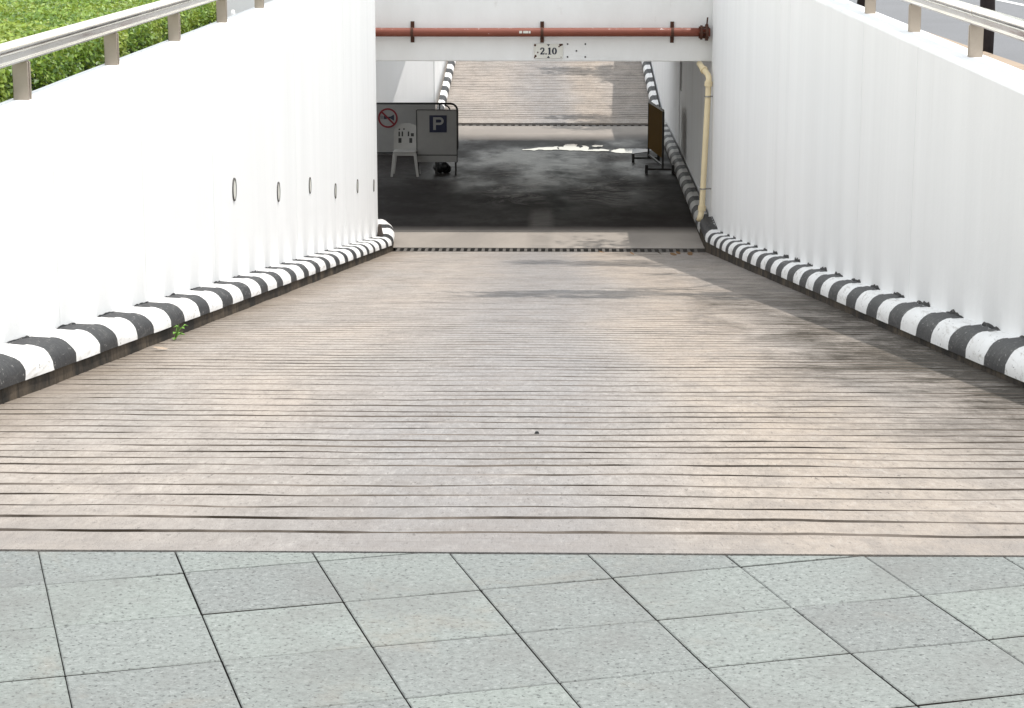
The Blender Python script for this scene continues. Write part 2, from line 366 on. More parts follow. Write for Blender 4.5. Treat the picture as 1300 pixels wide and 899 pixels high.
# ------------------------------------------------------------------ pavement of granite tiles
AA = R(16.9); av = np.array([-math.sin(AA), math.cos(AA)]); bv = np.array([av[1], -av[0]])
pav = MB().box(-7, 7, -6, YE - .004, -.25, -.012).build('pavement', M['joint'])
tag(pav, kind='structure')
def clip(poly, ymax):
    out = []
    for i in range(len(poly)):
        p, q = poly[i], poly[(i+1) % len(poly)]
        if p[1] <= ymax: out.append(p)
        if (p[1] <= ymax) != (q[1] <= ymax):
            t = (ymax - p[1]) / (q[1] - p[1]); out.append((p[0] + t*(q[0]-p[0]), ymax))
    return out
def jit(k, s): return (math.sin(k*12.9898 + s*78.233) * 43758.5453) % 1.0
for i in range(-9, 12):
    for j in range(-6, 7):
        b0 = .232 + .3125*i; b1 = b0 + .3125; a0 = 4.715 - .3035*j; a1 = a0 + .3035
        gb = .0009 + .0011*jit(i, 1); gb2 = .0009 + .0011*jit(i+1, 1); ga = .0023 + .0018*jit(j, 2)
        if i == 1 and j <= 0: gb2 = .0010
        if i == 3 and j <= 1: gb2 = .0010
        pts = [bv*b0 + av*a0, bv*b1 + av*a0, bv*b1 + av*a1, bv*b0 + av*a1]
        qs = [bv*(b0+gb) + av*(a0+ga), bv*(b1-gb2) + av*(a0+ga), bv*(b1-gb2) + av*(a1-ga), bv*(b0+gb) + av*(a1-ga)]
        poly = clip([(float(p[0]), float(p[1])) for p in qs], YE - .010 + .0)
        if len(poly) < 3: continue
        cx = sum(p[0] for p in poly)/len(poly); cy = sum(p[1] for p in poly)/len(poly)
        if cy < 2.6 or cy > YE or abs(cx) > 2.4: continue
        area = abs(sum(poly[k][0]*poly[(k+1)%len(poly)][1] - poly[(k+1)%len(poly)][0]*poly[k][1] for k in range(len(poly))))/2
        if area < .0006: continue
        n = len(poly); tx = rng.uniform(-.004, .004); ty = rng.uniform(-.004, .004); tz = rng.uniform(-.0008, .0008)
        zz = lambda x, y: tz + tx*(x-cx) + ty*(y-cy)
        ins = .0022
        top = [(cx + (x-cx)*(1-ins/.15), cy + (y-cy)*(1-ins/.15)) for x, y in poly]
        vs = [(x-cx, y-cy, zz(x, y)) for x, y in top] + [(x-cx, y-cy, zz(x, y)-.0022) for x, y in poly] + [(x-cx, y-cy, -.02) for x, y in poly]
        fs = [tuple(range(n))] + [(k, k+n, (k+1)%n+n, (k+1)%n) for k in range(n)] + [(k+n, k+2*n, (k+1)%n+2*n, (k+1)%n+n) for k in range(n)]
        mb = MB(); mb.add(vs, fs[:n+1]); mb.add([], [], 0); mb.f += fs[n+1:]; mb.m += [1]*(len(fs)-n-1); o = mb.build('paving_tile', [M['tile'], M['joint']]); o.location = (cx, cy, 0); o.parent = pav

# ------------------------------------------------------------------ grooved ramps
def grooved(name, x0, x1, ys, zf, mats, seed, wmul=1., nx=44, y0=None, y1=None):
    mb = MB(); xs = np.linspace(x0, x1, nx)
    rows = []; mi = []
    def nz(x, y, f, s): return mnoise.noise(Vector((x*f, y*f, s + seed)))
    yy0 = y0
    def surf(x, y): return zf(y) + .004*nz(x, y, 1.3, 3.) + .0016*nz(x, y, 7., 9.)
    rows.append([(x, y0, zf(y0)) for x in xs])
    for k, yc in enumerate(ys):
        w0 = wmul * (.0055 + .010 * jit(k, seed)**1.6)
        c = [yc + .050*nz(x, yc*.35, .8, 1.) + .014*nz(x, yc, 3.0, 5.) + .006*nz(x, yc, 8., 6.) for x in xs]
        w = [min(.017, max(.0008, w0 * (1 + 1.1*nz(x, yc, 2.2, 7.) + .9*nz(x, yc*3, 9., 2.)))) for x in xs]
        d = [min(.012, .8*ww) for ww in w]
        prev = rows[-1]
        rows.append([(x, cc-ww-.004, surf(x, cc-ww-.004)) for x, cc, ww in zip(xs, c, w)]); mi.append(0)
        rows.append([(x, cc-ww*.8, surf(x, cc-ww)-dd) for x, cc, ww, dd in zip(xs, c, w, d)]); mi.append(1)
        rows.append([(x, cc+ww*.8, surf(x, cc+ww)-dd) for x, cc, ww, dd in zip(xs, c, w, d)]); mi.append(1)
        rows.append([(x, cc+ww+.004, surf(x, cc+ww+.004)) for x, cc, ww in zip(xs, c, w)]); mi.append(1)
    rows.append([(x, y1, zf(y1)) for x in xs]); mi.append(0)
    # skirt so that the slab has an edge
    rows = [[(p[0], p[1], p[2]-.3) for p in rows[0]]] + rows + [[(p[0], p[1], p[2]-.3) for p in rows[-1]]]
    mi = [0] + mi + [0]
    vs = [p for r in rows for p in r]; fs = []; ms = []
    for r in range(len(rows)-1):
        for k in range(nx-1):
            fs.append((r*nx+k, r*nx+k+1, (r+1)*nx+k+1, (r+1)*nx+k)); ms.append(mi[r])
    mb.v = vs; mb.f = fs; mb.m = ms
    o = mb.build(name, mats, fix=False); return tag(o, kind='structure')
gys = [5.14,5.36,5.55,5.76,5.96,6.20,6.41,6.58,6.74,6.90,7.07,7.25,7.44,7.64,7.83,7.99,8.22,8.46,8.65,8.82,9.10,9.32]
y = gys[-1]
while y < YD - .45: y += .185 + rng.uniform(-.02, .02); gys.append(y)
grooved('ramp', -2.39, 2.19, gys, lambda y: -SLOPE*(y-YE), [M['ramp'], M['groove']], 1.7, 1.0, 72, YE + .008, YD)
uy = list(np.arange(YU + .75, YTOP - .3, .17))
grooved('exit_ramp', -2.62, 2.3, uy, lambda y: ZF + .135*(y-YU), [M['up'], M['groove']], 5.2, 1.5, 30, YU + .27, YTOP + .02)

fl = MB()
for x0, x1, y0, y1 in ((-7, 2.5, YD + .34, YU),):
    nx, ny = 24, 40; xs = np.linspace(x0, x1, nx); ys_ = np.linspace(y0, y1, ny)
    vs = [(x, y, ZF + .004*mnoise.noise(Vector((x*.6, y*.6, 3)))) for y in ys_ for x in xs]
    fl.add(vs, [(j*nx+i, j*nx+i+1, (j+1)*nx+i+1, (j+1)*nx+i) for j in range(ny-1) for i in range(nx-1)])
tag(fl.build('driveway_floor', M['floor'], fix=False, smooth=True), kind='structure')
tag(MB().box(-7, 3, 28.2, YU + .3, ZF - .5, ZF - .16).build('floor_bed', M['slot']), kind='structure')

def drain(y0, y1, x0, x1, label, pitch, bw):
    t = thing('trench_drain', ((x0+x1)/2, (y0+y1)/2, ZF), label, 'drain', 'grated trench drains across the drive')
    MB().box(x0, x1, y0 + .001, y1 - .001, ZF - .158, ZF - .10).build('trench', M['slot'], t)
    f = MB(); f.box(x0, x1, y0 + .002, y0 + .03, ZF - .09, ZF + .003); f.box(x0, x1, y1 - .03, y1 - .002, ZF - .09, ZF + .003)
    f.build('grate_frame', M['iron'], t)
    b0 = MB().box(-bw/2, bw/2, y0 + .031, y1 - .031, -.03, .0).build('grate_bar', M['iron'])
    b0.data.transform(__import__('mathutils').Matrix.Translation((0, -(y0+y1)/2, 0)))
    n = int((x1-x0)/pitch); first = True
    for k in range(n):
        o = b0 if first else b0.copy()
        if not first: COL.objects.link(o)
        first = False; o.parent = t; o.location = (x0 + (k+.5)*pitch - (x0+x1)/2 + rng.uniform(-.004,.004), 0, rng.uniform(-.003, 0))
drain(YD, YD + .34, -2.17, 2.04, 'iron grate of the near trench drain at the foot of the entry ramp', .096, .04)
drain(YU, YU + .27, -2.40, 2.10, 'far trench drain at the foot of the exit ramp', .15, .075)

# ------------------------------------------------------------------ retaining walls
def wall_run(path, side, depth, ztop, zbot, seams, name, mat, label, group, cap=True, ground_z=None):
    """path: list of (x,y) along the exposed face; depth is measured away from the drive"""
    pts = []; acc = 0
    dense = []
    for i in range(len(path)-1):
        p, q = Vector((*path[i], 0)), Vector((*path[i+1], 0)); L = (q-p).length; n = max(1, int(L/.8))
        for k in range(n): dense.append(p.lerp(q, k/n))
    dense.append(Vector((*path[-1], 0)))
    st = []
    for p in dense: st.append((p, 0))
    for sy in seams:
        for dy, dd in ((-.007, 0), (-.003, .006), (.003, .006), (.007, 0)):
            for i in range(len(path)-1):
                (xa, ya), (xb, yb) = path[i], path[i+1]
                if ya <= sy + dy <= yb: st.append((Vector((xa + (xb-xa)*(sy+dy-ya)/(yb-ya), sy+dy, 0)), dd))
    st.sort(key=lambda a: a[0].y)
    vs = []; fs = []
    prof_n = 7
    for i, (p, dd) in enumerate(st):
        q0 = st[max(0, i-1)][0]; q1 = st[min(len(st)-1, i+1)][0]; t = (q1-q0).normalized()
        nrm = Vector((t.y, -t.x, 0)) * (-side)     # away from the drive
        if nrm.x * side < 0: nrm = -nrm
        zt = ztop(p.y) + .003*mnoise.noise(Vector((p.y*1.1, side, 0))); zb = zbot(p.y)
        j = .004*mnoise.noise(Vector((p.y*.7, side*3, 1)))
        for off, z in ((dd+j, zb), (dd+j, (zb+zt)/2), (dd+j, zt-.022), (.006+dd+j, zt-.007), (.022+dd, zt), (depth-.02, zt+.002), (depth, zb)):
            v = p + nrm*off; vs.append((v.x, v.y, z))
    n = prof_n
    for i in range(len(st)-1):
        for k in range(n-1): fs.append((i*n+k, i*n+k+1, (i+1)*n+k+1, (i+1)*n+k))
    fs.append(tuple(range(n))); fs.append(tuple((len(st)-1)*n + k for k in range(n)))
    mb = MB(); mb.add(vs, fs); o = mb.build(name, mat); tag(o, label, 'wall', group)
    return o
LW = wall_run([(-2.4, YE + .02), (-2.4, 28.35), (-2.415, 28.75), (-2.46, 29.1), (-2.56, 29.5), (-2.75, 29.85), (-3.05, 30.05)], -1, .17, ltop, lambda y: zfl(y)-.25,
              [10.09, 12.29, 14.83, 19.6, 24.19], 'retaining_wall', M['wall'], 'long sunlit white retaining wall on the left, with a row of round weep holes', 'white ramp walls')
RW = wall_run([(2.2, YE + .02), (2.2, 30.2)], 1, .24, rtop, lambda y: zfl(y)-.25,
              [8.6, 13.06, 15.4, 20.22, 21.16, 25.04, 28.87], 'retaining_wall', M['wall'], 'long shaded white retaining wall on the right, ending at the cream pipe', 'white ramp walls')
# round weep holes with a cement rim
for (y, z, r) in ((15.77,-.57,.088),(18.29,-.92,.088),(20.66,-1.17,.082),(23.06,-1.54,.085),(25.64,-1.82,.085),(27.95,-2.11,.082)):
    mb = MB(); N = 24; xw = -2.4
    rings = [(r*.84, .004), (r*.87, .010), (r*.98, .009), (r*1.02, -.006)]
    vs = [(xw + dx, y + rr*math.cos(2*math.pi*k/N), z + rr*math.sin(2*math.pi*k/N)) for rr, dx in rings for k in range(N)]
    fs = [(a*N+k, a*N+(k+1)%N, (a+1)*N+(k+1)%N, (a+1)*N+k) for a in range(3) for k in range(N)]
    mb.add(vs, fs, 0)
    o = mb.build('weep_hole', [M['ring']], LW, smooth=True)
    mb = MB(); mb.add([(xw + .0055, y + r*.85*math.cos(2*math.pi*k/N), z + r*.85*math.sin(2*math.pi*k/N)) for k in range(N)], [tuple(range(N))])
    mb.build('hole_plug', M['plate'], o)

# walls under and past the deck
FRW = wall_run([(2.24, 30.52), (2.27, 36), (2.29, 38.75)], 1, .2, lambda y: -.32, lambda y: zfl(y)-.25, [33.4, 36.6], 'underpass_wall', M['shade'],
               'dim stained wall on the right under the beam, behind the cream pipe', None)
ERW = wall_run([(2.30, 39.6), (2.30, 46), (2.26, 52), (2.26, YTOP)], 1, .25, lambda y: .7, lambda y: zfl(y)-.25, [42.5, 47, 51, 56], 'exit_wall', M['wall'],
               'white right wall of the far exit ramp, seen past the dim wall', 'exit ramp walls')
ELW = wall_run([(-2.66, 47.0), (-2.62, 52), (-2.6, YTOP)], -1, .25, lambda y: .7, lambda y: zfl(y)-.25, [50.2], 'exit_wall', M['wall'],
               'white left wall of the far exit ramp above the barrier', 'exit ramp walls')
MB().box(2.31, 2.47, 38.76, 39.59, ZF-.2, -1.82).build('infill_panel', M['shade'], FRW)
MB().box(2.72, 2.9, 38.4, 39.95, -1.9, -.33).build('recess_dark_back', M['slot'], FRW)  # near-black backing stands in for the darkness inside the recess
SPW = MB()
SPW.add([(-5.2,42.4,ZF-.2),(-2.68,46.98,ZF-.2),(-2.68,46.98,.7),(-5.2,42.4,.7),(-5.4,42.6,ZF-.2),(-2.9,47.2,ZF-.2),(-2.9,47.2,.7),(-5.4,42.6,.7)],
        [(0,1,2,3),(4,7,6,5),(3,2,6,7),(0,4,5,1),(0,3,7,4),(1,5,6,2)])
tag(SPW.build('splayed_wall', M['wall']), 'slanting white wall high behind the black-framed barrier, grey at its left end', 'wall')
tag(MB().box(-7.2, -7.0, 28.0, 42.6, ZF-.2, .3).box(-7.0, -5.2, 42.42, 42.6, ZF-.2, .3).build('bay_wall', M['wall']), 'unseen white wall of the left bay, left unroofed to light the underpass, behind the left retaining wall', 'wall')  # bay kept unroofed so sky light brightens the underpass
tag(MB().box(-7.0, -3.06, 29.95, 30.15, ZF-.2, .3).build('bay_front_wall', M['shade']), 'wall closing the front of the unroofed bay behind the left retaining wall', 'wall')

# ------------------------------------------------------------------ beam and deck
YB = 30.3; ZB = 1.5 - math.tan(R(11.88) - math.atan((449.5-78)/2700)) * YB
bm_ = thing('concrete_beam', (-.1, YB, ZB), 'white concrete beam spanning the drive above the dark underpass', 'beam')
nx = 40; xs = np.linspace(-3.04, 2.44, nx); mb = MB(); vs = []
zs = [ZB, ZB + .012, ZB + .25, ZB + .5, ZB + .8, ZB + 1.2, ZB + 1.7]
for z in zs:
    for x in xs:
        rag = .008*mnoise.noise(Vector((x*6, 0, 2))) if z == ZB else 0
        vs.append((x, YB + (.0 if z > ZB else .012) + .004*mnoise.noise(Vector((x*.9, z*2, 5))), z + rag))
fs = [(r*nx+k, r*nx+k+1, (r+1)*nx+k+1, (r+1)*nx+k) for r in range(len(zs)-1) for k in range(nx-1)]
o0 = len(vs); vs += [(x, YB + .35, ZB) for x in xs] + [(x, YB + .35, zs[-1]) for x in xs]
fs += [(k, o0+k, o0+k+1, k+1) for k in range(nx-1)] + [(o0+k, o0+nx+k, o0+nx+k+1, o0+k+1) for k in range(nx-1)]
fs += [((len(zs)-1)*nx+k, (len(zs)-1)*nx+k+1, o0+nx+k+1, o0+nx+k) for k in range(nx-1)]
mb.add(vs, fs); mb.build('beam_face', M['beam'], bm_)
tag(MB().box(-3.55, 7.2, YB + .352, 42.3, -.30, .0).build('underpass_deck', M['deckc']), 'concrete deck roofing the dark underpass behind the white beam', 'deck')  # left edge cut back and underside whitened to brighten the underpass
for x, z in ((.17,-.395+.0),(.42,-.395),(.295,-.49),(.17,-.575),(.42,-.575)):
    mb = MB(); N = 8; zz = z + ( -.005)
    mb.add([(x + .011*math.cos(2*math.pi*k/N), YB - .007, zz + .011*math.sin(2*math.pi*k/N)) for k in range(N)] + [(x + .014*math.cos(2*math.pi*k/N), YB + .006, zz + .014*math.sin(2*math.pi*k/N)) for k in range(N)],
           [tuple(range(N))] + [(k, (k+1)%N, (k+1)%N+N, k+N) for k in range(N)])
    mb.build('wall_anchor', M['hole'], bm_)

# ------------------------------------------------------------------ striped kerbs
Ln = lambda y: -2.18
def prof(side, hb, r, H, D, n=7):
    p = [(0.0, hb), (0.0, hb + .018)]
    for k in range(1, n+1):
        a = math.pi/2 * k/n; p.append((r*(1-math.cos(a)), hb + .018 + (H-hb-.018)*math.sin(a)))
    p.append((r + .004, H - .004)); p.append((D, H + .002)); return p
def kerb(name, path, side, hbf, r, dh, D, bounds, start_black, label, group, wmat, bmat, patch=True, zf=zfl, crest=1., ledge=.05):
    """path(s) -> (x, y) of the nose, tangent taken numerically; bounds: list of s at stripe changes"""
    def frame(s):
        x, y = path(s); x2, y2 = path(s + .01); t = Vector((x2-x, y2-y, 0)).normalized()
        nrm = Vector((t.y, -t.x, 0)); nrm = nrm if nrm.x*side > 0 or abs(nrm.x) < .35 else -nrm
        if side < 0: nrm = Vector((-t.y, t.x, 0))
        else: nrm = Vector((t.y, -t.x, 0))
        return Vector((x, y, 0)), nrm, zf(y)
    x, y = path((bounds[0]+bounds[-1])/2)
    t = thing(name, (x, y, zf(y)), label, 'kerb', group)
    ns = int((bounds[-1]-bounds[0])/.22) + 1; mb = MB(); vs = []
    for i in range(ns+1):
        s = bounds[0] + (bounds[-1]-bounds[0])*i/ns; p, nr, z = frame(s); hb = hbf(s)
        w = .006*mnoise.noise(Vector((s*3, side, 2)))
        for d, h in ((.008+w, -.06), (.012+w, hb*.5), (.014+w, hb + .004), (D, hb + .004)):
            q = p + nr*d; vs.append((q.x, q.y, z+h))
    mb.add(vs, [(i*4+k, i*4+k+1, (i+1)*4+k+1, (i+1)*4+k) for i in range(ns) for k in range(3)] + [(0,1,2,3), tuple(ns*4+k for k in range(4))])
    mb.build('kerb_base', M['base'], t)
    if patch:
        vs = []
        for i in range(ns+1):
            s = bounds[0] + (bounds[-1]-bounds[0])*i/ns; p, nr, z = frame(s); Hh = hbf(s) + dh
            for d, h in ((r*.9, Hh-.010), (D, Hh-.004)):
                q = p + nr*d; vs.append((q.x, q.y, z+h))
        mb = MB(); mb.add(vs, [(i*2, i*2+1, i*2+3, i*2+2) for i in range(ns)]); mb.build('white_ledge', wmat, t, fix=False)
    blk = start_black
    for a, b in zip(bounds[:-1], bounds[1:]):
        n = max(3, int((b-a)/(.045 if patch else .14))); vs = []; m = None
        for i in range(n+1):
            s = a + (b-a)*i/n; p, nr, z = frame(s); tg = Vector((-nr.y, nr.x, 0)); hb = hbf(s); pr = prof(side, hb, r, hb + dh, D); m = len(pr)
            if blk and patch and i not in (): pr[-1] = (D - ledge*abs(mnoise.noise(Vector((s*5.3, side, 8)))) - .004, pr[-1][1] + .0015); pr[-2] = (pr[-2][0], pr[-2][1] + .0015)
            for d, h in pr:
                q = p + nr*(d + .003*mnoise.noise(Vector((s*2.5, h*20, side)))); 
                sk_ = .020*mnoise.noise(Vector((s*1.7, h*22 + d*9, 4))) if i in (0, n) else 0; q = q + tg*sk_
                vs.append((q.x, q.y, z+h))
        fs = [(i*m+k, i*m+k+1, (i+1)*m+k+1, (i+1)*m+k) for i in range(n) for k in range(m-1)]
        mb = MB(); mb.add(vs, fs)
        if blk and patch:       # ragged lap of black paint running a little up the wall
            nn = 9; vs = []
            sd = rng.uniform(0, 99); s0 = a + rng.uniform(-.02, .03); s1 = b + rng.uniform(-.05, .03)
            for i in range(nn+1):
                s = s0 + (s1-s0)*i/nn; p, nr, z = frame(s); H = hbf(s) + dh
                hh = crest * (.008 + .03*abs(mnoise.noise(Vector((s*6, sd, 1)))) + .012*rng.random()) * (1 if 0 < i < nn else .2)
                q = p + nr*(D - .004); vs += [(q.x, q.y, z+H-.004), (q.x, q.y, z+H+hh)]
            mb.add(vs, [(2*i, 2*i+1, 2*i+3, 2*i+2) for i in range(nn)])
        o = mb.build('black_stripe' if blk else 'white_stripe', bmat if blk else wmat, t, fix=False)
        me = o.data
        bmq = bmesh.new(); bmq.from_mesh(me)
        bmesh.ops.recalc_face_normals(bmq, faces=bmq.faces); bmq.to_mesh(me); bmq.free()
        for pl in me.polygons: pl.use_smooth = True
        me.set_sharp_from_angle(angle=R(35))
        blk = not blk
    return t
# left kerb: straight, then swinging round the wall end
CC = [(-2.18, 28.0), (-2.19, 28.6), (-2.215, 29.1), (-2.27, 29.55), (-2.37, 29.95), (-2.56, 30.3), (-2.85, 30.52), (-3.3, 30.62), (-3.9, 30.66)]
def lpath(s):
    if s <= 28.0: return (-2.18, s)
    d = s - 28.0
    for (xa, ya), (xb, yb) in zip(CC[:-1], CC[1:]):
        L = math.hypot(xb-xa, yb-ya)
        if d <= L: return (xa + (xb-xa)*d/L, ya + (yb-ya)*d/L)
        d -= L
    return (CC[-1][0] - d, CC[-1][1])
lb = []
y = 8.53
base_l = [5.0, 5.27]
b = 8.53; seq = []
while b > 5.0: b -= .93; 
b += .93
while b < 8.4: seq += [b, b + .50]; b += .93
seq += [8.53,9.02,9.45,9.96,10.37,10.87,11.31,11.83,12.28,12.81,13.19,13.70,14.15,14.62,15.01,15.52]
b = 15.91
for k in range(6): seq += [b, b + .51]; b += .895
seq += [21.28,21.81,22.15,22.71,23.12,23.59,23.94,24.39,24.71,25.25,25.53,26.11,26.47,27.15,27.55,28.15,28.55,29.1,29.45,29.95,30.35,30.85,31.25,31.8]
seq = sorted(seq); seq = [seq[0]-.43] + seq
kerb('striped_kerb', lpath, -1, lambda s: .066 + .0012*max(0, s-9), .112, .115, .215, seq, True,
     'black and white kerb along the sunlit left wall, curling round its far end', 'black and white striped kerbs', M['white'], M['black'], crest=.45)
seq = []; b = 9.41
while b > 5.2: b -= .925
while b < 9.3: seq += [b, b + .46]; b += .925
seq += [9.41,9.87,10.33,10.78,11.28,11.76,12.29,12.75,13.21,13.65,14.17,14.62]
b = 15.10
for k in range(5): seq += [b, b + .47]; b += .934
seq += [19.77,20.30,20.76,21.24,21.79,22.23,22.80,23.22,23.69,24.12,24.68,25.07,25.59,25.99,26.50,26.91,27.55,28.03,28.49,29.6]
seq = sorted(seq)
kerb('striped_kerb', lambda s: (2.03, s), 1, lambda s: .03 + .0045*max(0, s-10) + .0018*max(0, s-22)**1.6, .105, .135, .172, seq, True,
     'black and white kerb along the shaded right wall, dirty at its foot', 'black and white striped kerbs', M['white'], M['black'])
seq = list(np.arange(29.62, 44.4, .5)); 
kerb('striped_kerb', lambda s: (2.03 + .006*(s-29.6), s), 1, lambda s: .06, .095, .13, .17, seq, False,
     'darker striped kerb in the dark underpass below the dim right wall', 'black and white striped kerbs', M['dwhite'], M['black'], False)
seq = list(np.arange(44.5, 62, .46))
kerb('striped_kerb', lambda s: (2.09 - .004*(s-44.5), s), 1, lambda s: .05, .09, .13, .16, seq, False,
     'striped kerb on the right of the far exit ramp, above the yellow board', 'black and white striped kerbs', M['white'], M['black'], False)
kerb('striped_kerb', lambda s: (-2.41 + .002*(s-44.5), s), -1, lambda s: .05, .085, .12, .15, list(np.arange(45.4, 62, .47)), False,
     'striped kerb on the left of the far exit ramp, behind the barrier rail', 'black and white striped kerbs', M['white'], M['black'], False)

# ------------------------------------------------------------------ handrails on the walls
def handrail(side, xc, ztop, ys, y0, y1, label, joints):
    t = thing('handrail', (xc(y0), y0, ztop(y0)), label, 'handrail', 'low steel handrails on the wall tops')
    n = 24; Y = np.linspace(y0, y1, n)
    MB().tube([(xc(y), y, ztop(y) + .2515) for y in Y], .031, 18, 0).build('top_tube', M['steel'], t, smooth=True)
    # channel the tube sits on: two lips and a flat bottom plate
    for nm, w, h0, h1 in (('channel', .020, .1945, .226), ('bottom_plate', .040, .1865, .194)):
        mb = MB(); vs = []
        for y in Y: vs += [(xc(y)-w, y, ztop(y)+h0), (xc(y)+w, y, ztop(y)+h0), (xc(y)+w, y, ztop(y)+h1), (xc(y)-w, y, ztop(y)+h1)]
        mb.add(vs, [(i*4+k, i*4+(k+1)%4, (i+1)*4+(k+1)%4, (i+1)*4+k) for i in range(n-1) for k in range(4)] + [(0,1,2,3), tuple((n-1)*4+k for k in range(4))])
        mb.build(nm, M['steel'], t)
    for y in joints:
        MB().tube([(xc(y), y-.012, ztop(y)+.2515), (xc(y), y+.012, ztop(y)+.2515)], .0330, 16).build('tube_joint', M['steel'], t, smooth=False)
    first = None
    for y in ys:
        zt = ztop(y)
        if first is None:
            mb = MB()
            for dy in (-.030, .012):          # twin bent plates
                w = .037; h = .186; c = .018
                poly = [(-w, -.004), (w, -.004), (w, h-c*.6), (w-c, h), (-w+c, h), (-w, h-c*.6)]
                mb.prism(poly, lambda u, v, d, dy=dy: (xc(y)+u, y+dy+d, zt+v), .018)
            mb.box(xc(y)-.030, xc(y)+.030, y-.011, y+.011, zt, zt+.180)
            first = mb.build('rail_post', M['post'], t); bevel(first, .003, 1); fy = y
        else:
            o = first.copy(); COL.objects.link(o); o.parent = t
            o.location = (xc(y)-xc(fy), y-fy, zt-ztop(fy))
    return t
handrail(-1, lambda y: -2.49, ltop, [7.9, 9.93, 11.98, 13.98, 16.0, 18.05, 20.1, 22.1, 24.1, 26.1, 28.1], 5.2, 28.4,
         'bright steel handrail on flat posts along the left wall, beside the hedge', [13.0])
handrail(1, lambda y: 2.345, rtop, [7.95, 10.0, 12.03, 14.1, 16.1, 18.1, 20.15, 22.2, 24.2, 26.2, 28.2], 5.2, 29.9,
         'darker steel handrail on flat posts along the right wall, beside the street', [12.05, 19.0])

# ------------------------------------------------------------------ pipes and the clearance sign
pz = 1.5 - math.tan(R(11.88) - math.atan((449.5-41)/2700)) * (YB-.11); py = YB - .11
t = thing('red_pipe', (-.1, py, pz), 'rust red water pipe clamped across the white beam', 'pipe')
MB().tube([(x, py, pz + .003*math.sin(x)) for x in np.linspace(-3.0, 2.17, 14)], .061, 16).build('pipe_body', M['pipe'], t, smooth=True)
for x in (-2.02, -.19, 1.64):
    mb = MB(); mb.box(x-.026, x+.026, YB-.02, YB-.004, pz-.15, pz+.145)
    mb.tube([(x-.02, py, pz), (x+.02, py, pz)], .067, 16)
    b_ = mb.build('pipe_bracket', M['rust'], t)
MB().tube([(2.03, py, pz), (2.06, py, pz)], .10, 16).build('pipe_flange', M['rust'], t)
MB().tube([(2.10, py, pz), (2.14, py, pz)], .115, 16).build('pipe_flange', M['rust'], t)
mb = MB()
for k in range(6):
    a = 2*math.pi*k/6; mb.tube([(2.01, py+.082*math.cos(a), pz+.082*math.sin(a)), (2.15, py+.082*math.cos(a), pz+.082*math.sin(a))], .011, 6)
mb.tube([(2.12, py, pz+.1), (2.13, py, pz+.21)], .012, 6)
mb.build('flange_bolts', M['rust'], t)
mb = MB()
for x, w in ((-.49, .02), (-.42, .035), (-.365, .014)): mb.box(x-w, x+w, py-.0650, py-.0600, pz-.012, pz+.012 + .01*(w < .036))
mb.build('white_marking', M['plate'], t)

sx, sz = -.10, 1.5 - math.tan(R(11.88) - math.atan((449.5-64.8)/2700)) * (YB-.02)
t = thing('clearance_sign', (sx, YB-.012, sz), 'small white height limit plate reading 2.10, on the beam below the red pipe', 'sign')
bevel(MB().box(sx-.205, sx+.205, YB-.022, YB+.004, sz-.104, sz+.104).build('sign_plate', M['plate'], t), .004)
yf = YB - .0225
def flat(poly, name, mat, ox, oz, s=1., d=.002):
    mb = MB(); mb.prism([(ox + u*s, oz + v*s) for u, v in poly], lambda u, v, dd: (sx+u, yf-dd, sz+v), d); return mb.build(name, mat, t)
flat([(-.022,0),(.022,0),(0,-.03)], 'upper_triangle', M['ink'], 0, .095)
flat([(-.022,0),(.022,0),(0,.03)], 'lower_triangle', M['ink'], 0, -.097)
def strip_poly(c, ws):
    """stroke with varying width -> list of quads"""
    out = []
    for i in range(len(c)-1):
        (x0, y0), (x1, y1) = c[i], c[i+1]; L = math.hypot(x1-x0, y1-y0); nx_, ny_ = -(y1-y0)/L, (x1-x0)/L
        a, b_ = ws[i]/2, ws[i+1]/2
        out.append([(x0-nx_*a, y0-ny_*a), (x1-nx_*b_, y1-ny_*b_), (x1+nx_*b_, y1+ny_*b_), (x0+nx_*a, y0+ny_*a)])
    return out
def digit(nm, quads, ox):
    mb = MB()
    for i, q in enumerate(quads):
        mb.prism([(ox+u, -.050+v) for u, v in q], lambda u, v, dd: (sx+u, yf-dd-.0002*(i % 3), sz+v), .002)
    mb.build(nm, M['ink'], t)
digit('digit_two', strip_poly([(.006,.068),(.010,.086),(.030,.094),(.048,.084),(.052,.068),(.042,.048),(.010,.014)], [.022,.018,.014,.022,.024,.020,.014]) +
      strip_poly([(.002,.009),(.056,.009)], [.018,.018]) + strip_poly([(.054,.0),(.058,.028)], [.010,.006]), -.116)
digit('decimal_point', [[(.0,0),(.019,0),(.019,.019),(0,.019)]], -.043)
digit('digit_one', strip_poly([(.022,.0),(.022,.098)], [.026,.026]) + strip_poly([(-.002,.005),(.046,.005)], [.010,.010]) + strip_poly([(.0,.078),(.022,.094)], [.010,.012]), -.006)
a = [(.031+.024*math.sin(q), .049+.043*math.cos(q)) for q in np.linspace(0, 2*math.pi, 17)]
digit('digit_zero', strip_poly(a, [.010+.016*abs(math.sin(q)) for q in np.linspace(0, 2*math.pi, 17)]), .053)
for x, z, r in ((-.188,.082,.017),(-.150,-.02,.012),(-.182,-.07,.018),(-.195,-.09,.012),(.168,.085,.018),(.150,.062,.012),(.19,.09,.015),(.18,-.085,.008)):
    mb = MB(); N = 9
    mb.prism([(x + r*(.7+.5*rng.random())*math.cos(2*math.pi*k/N), z + r*(.7+.5*rng.random())*math.sin(2*math.pi*k/N)) for k in range(N)], lambda u, v, dd: (sx+u, yf-dd+.0006, sz+max(-.102,min(.102,v))), .0012)
    mb.build('rust_spot', M['rust'], t)

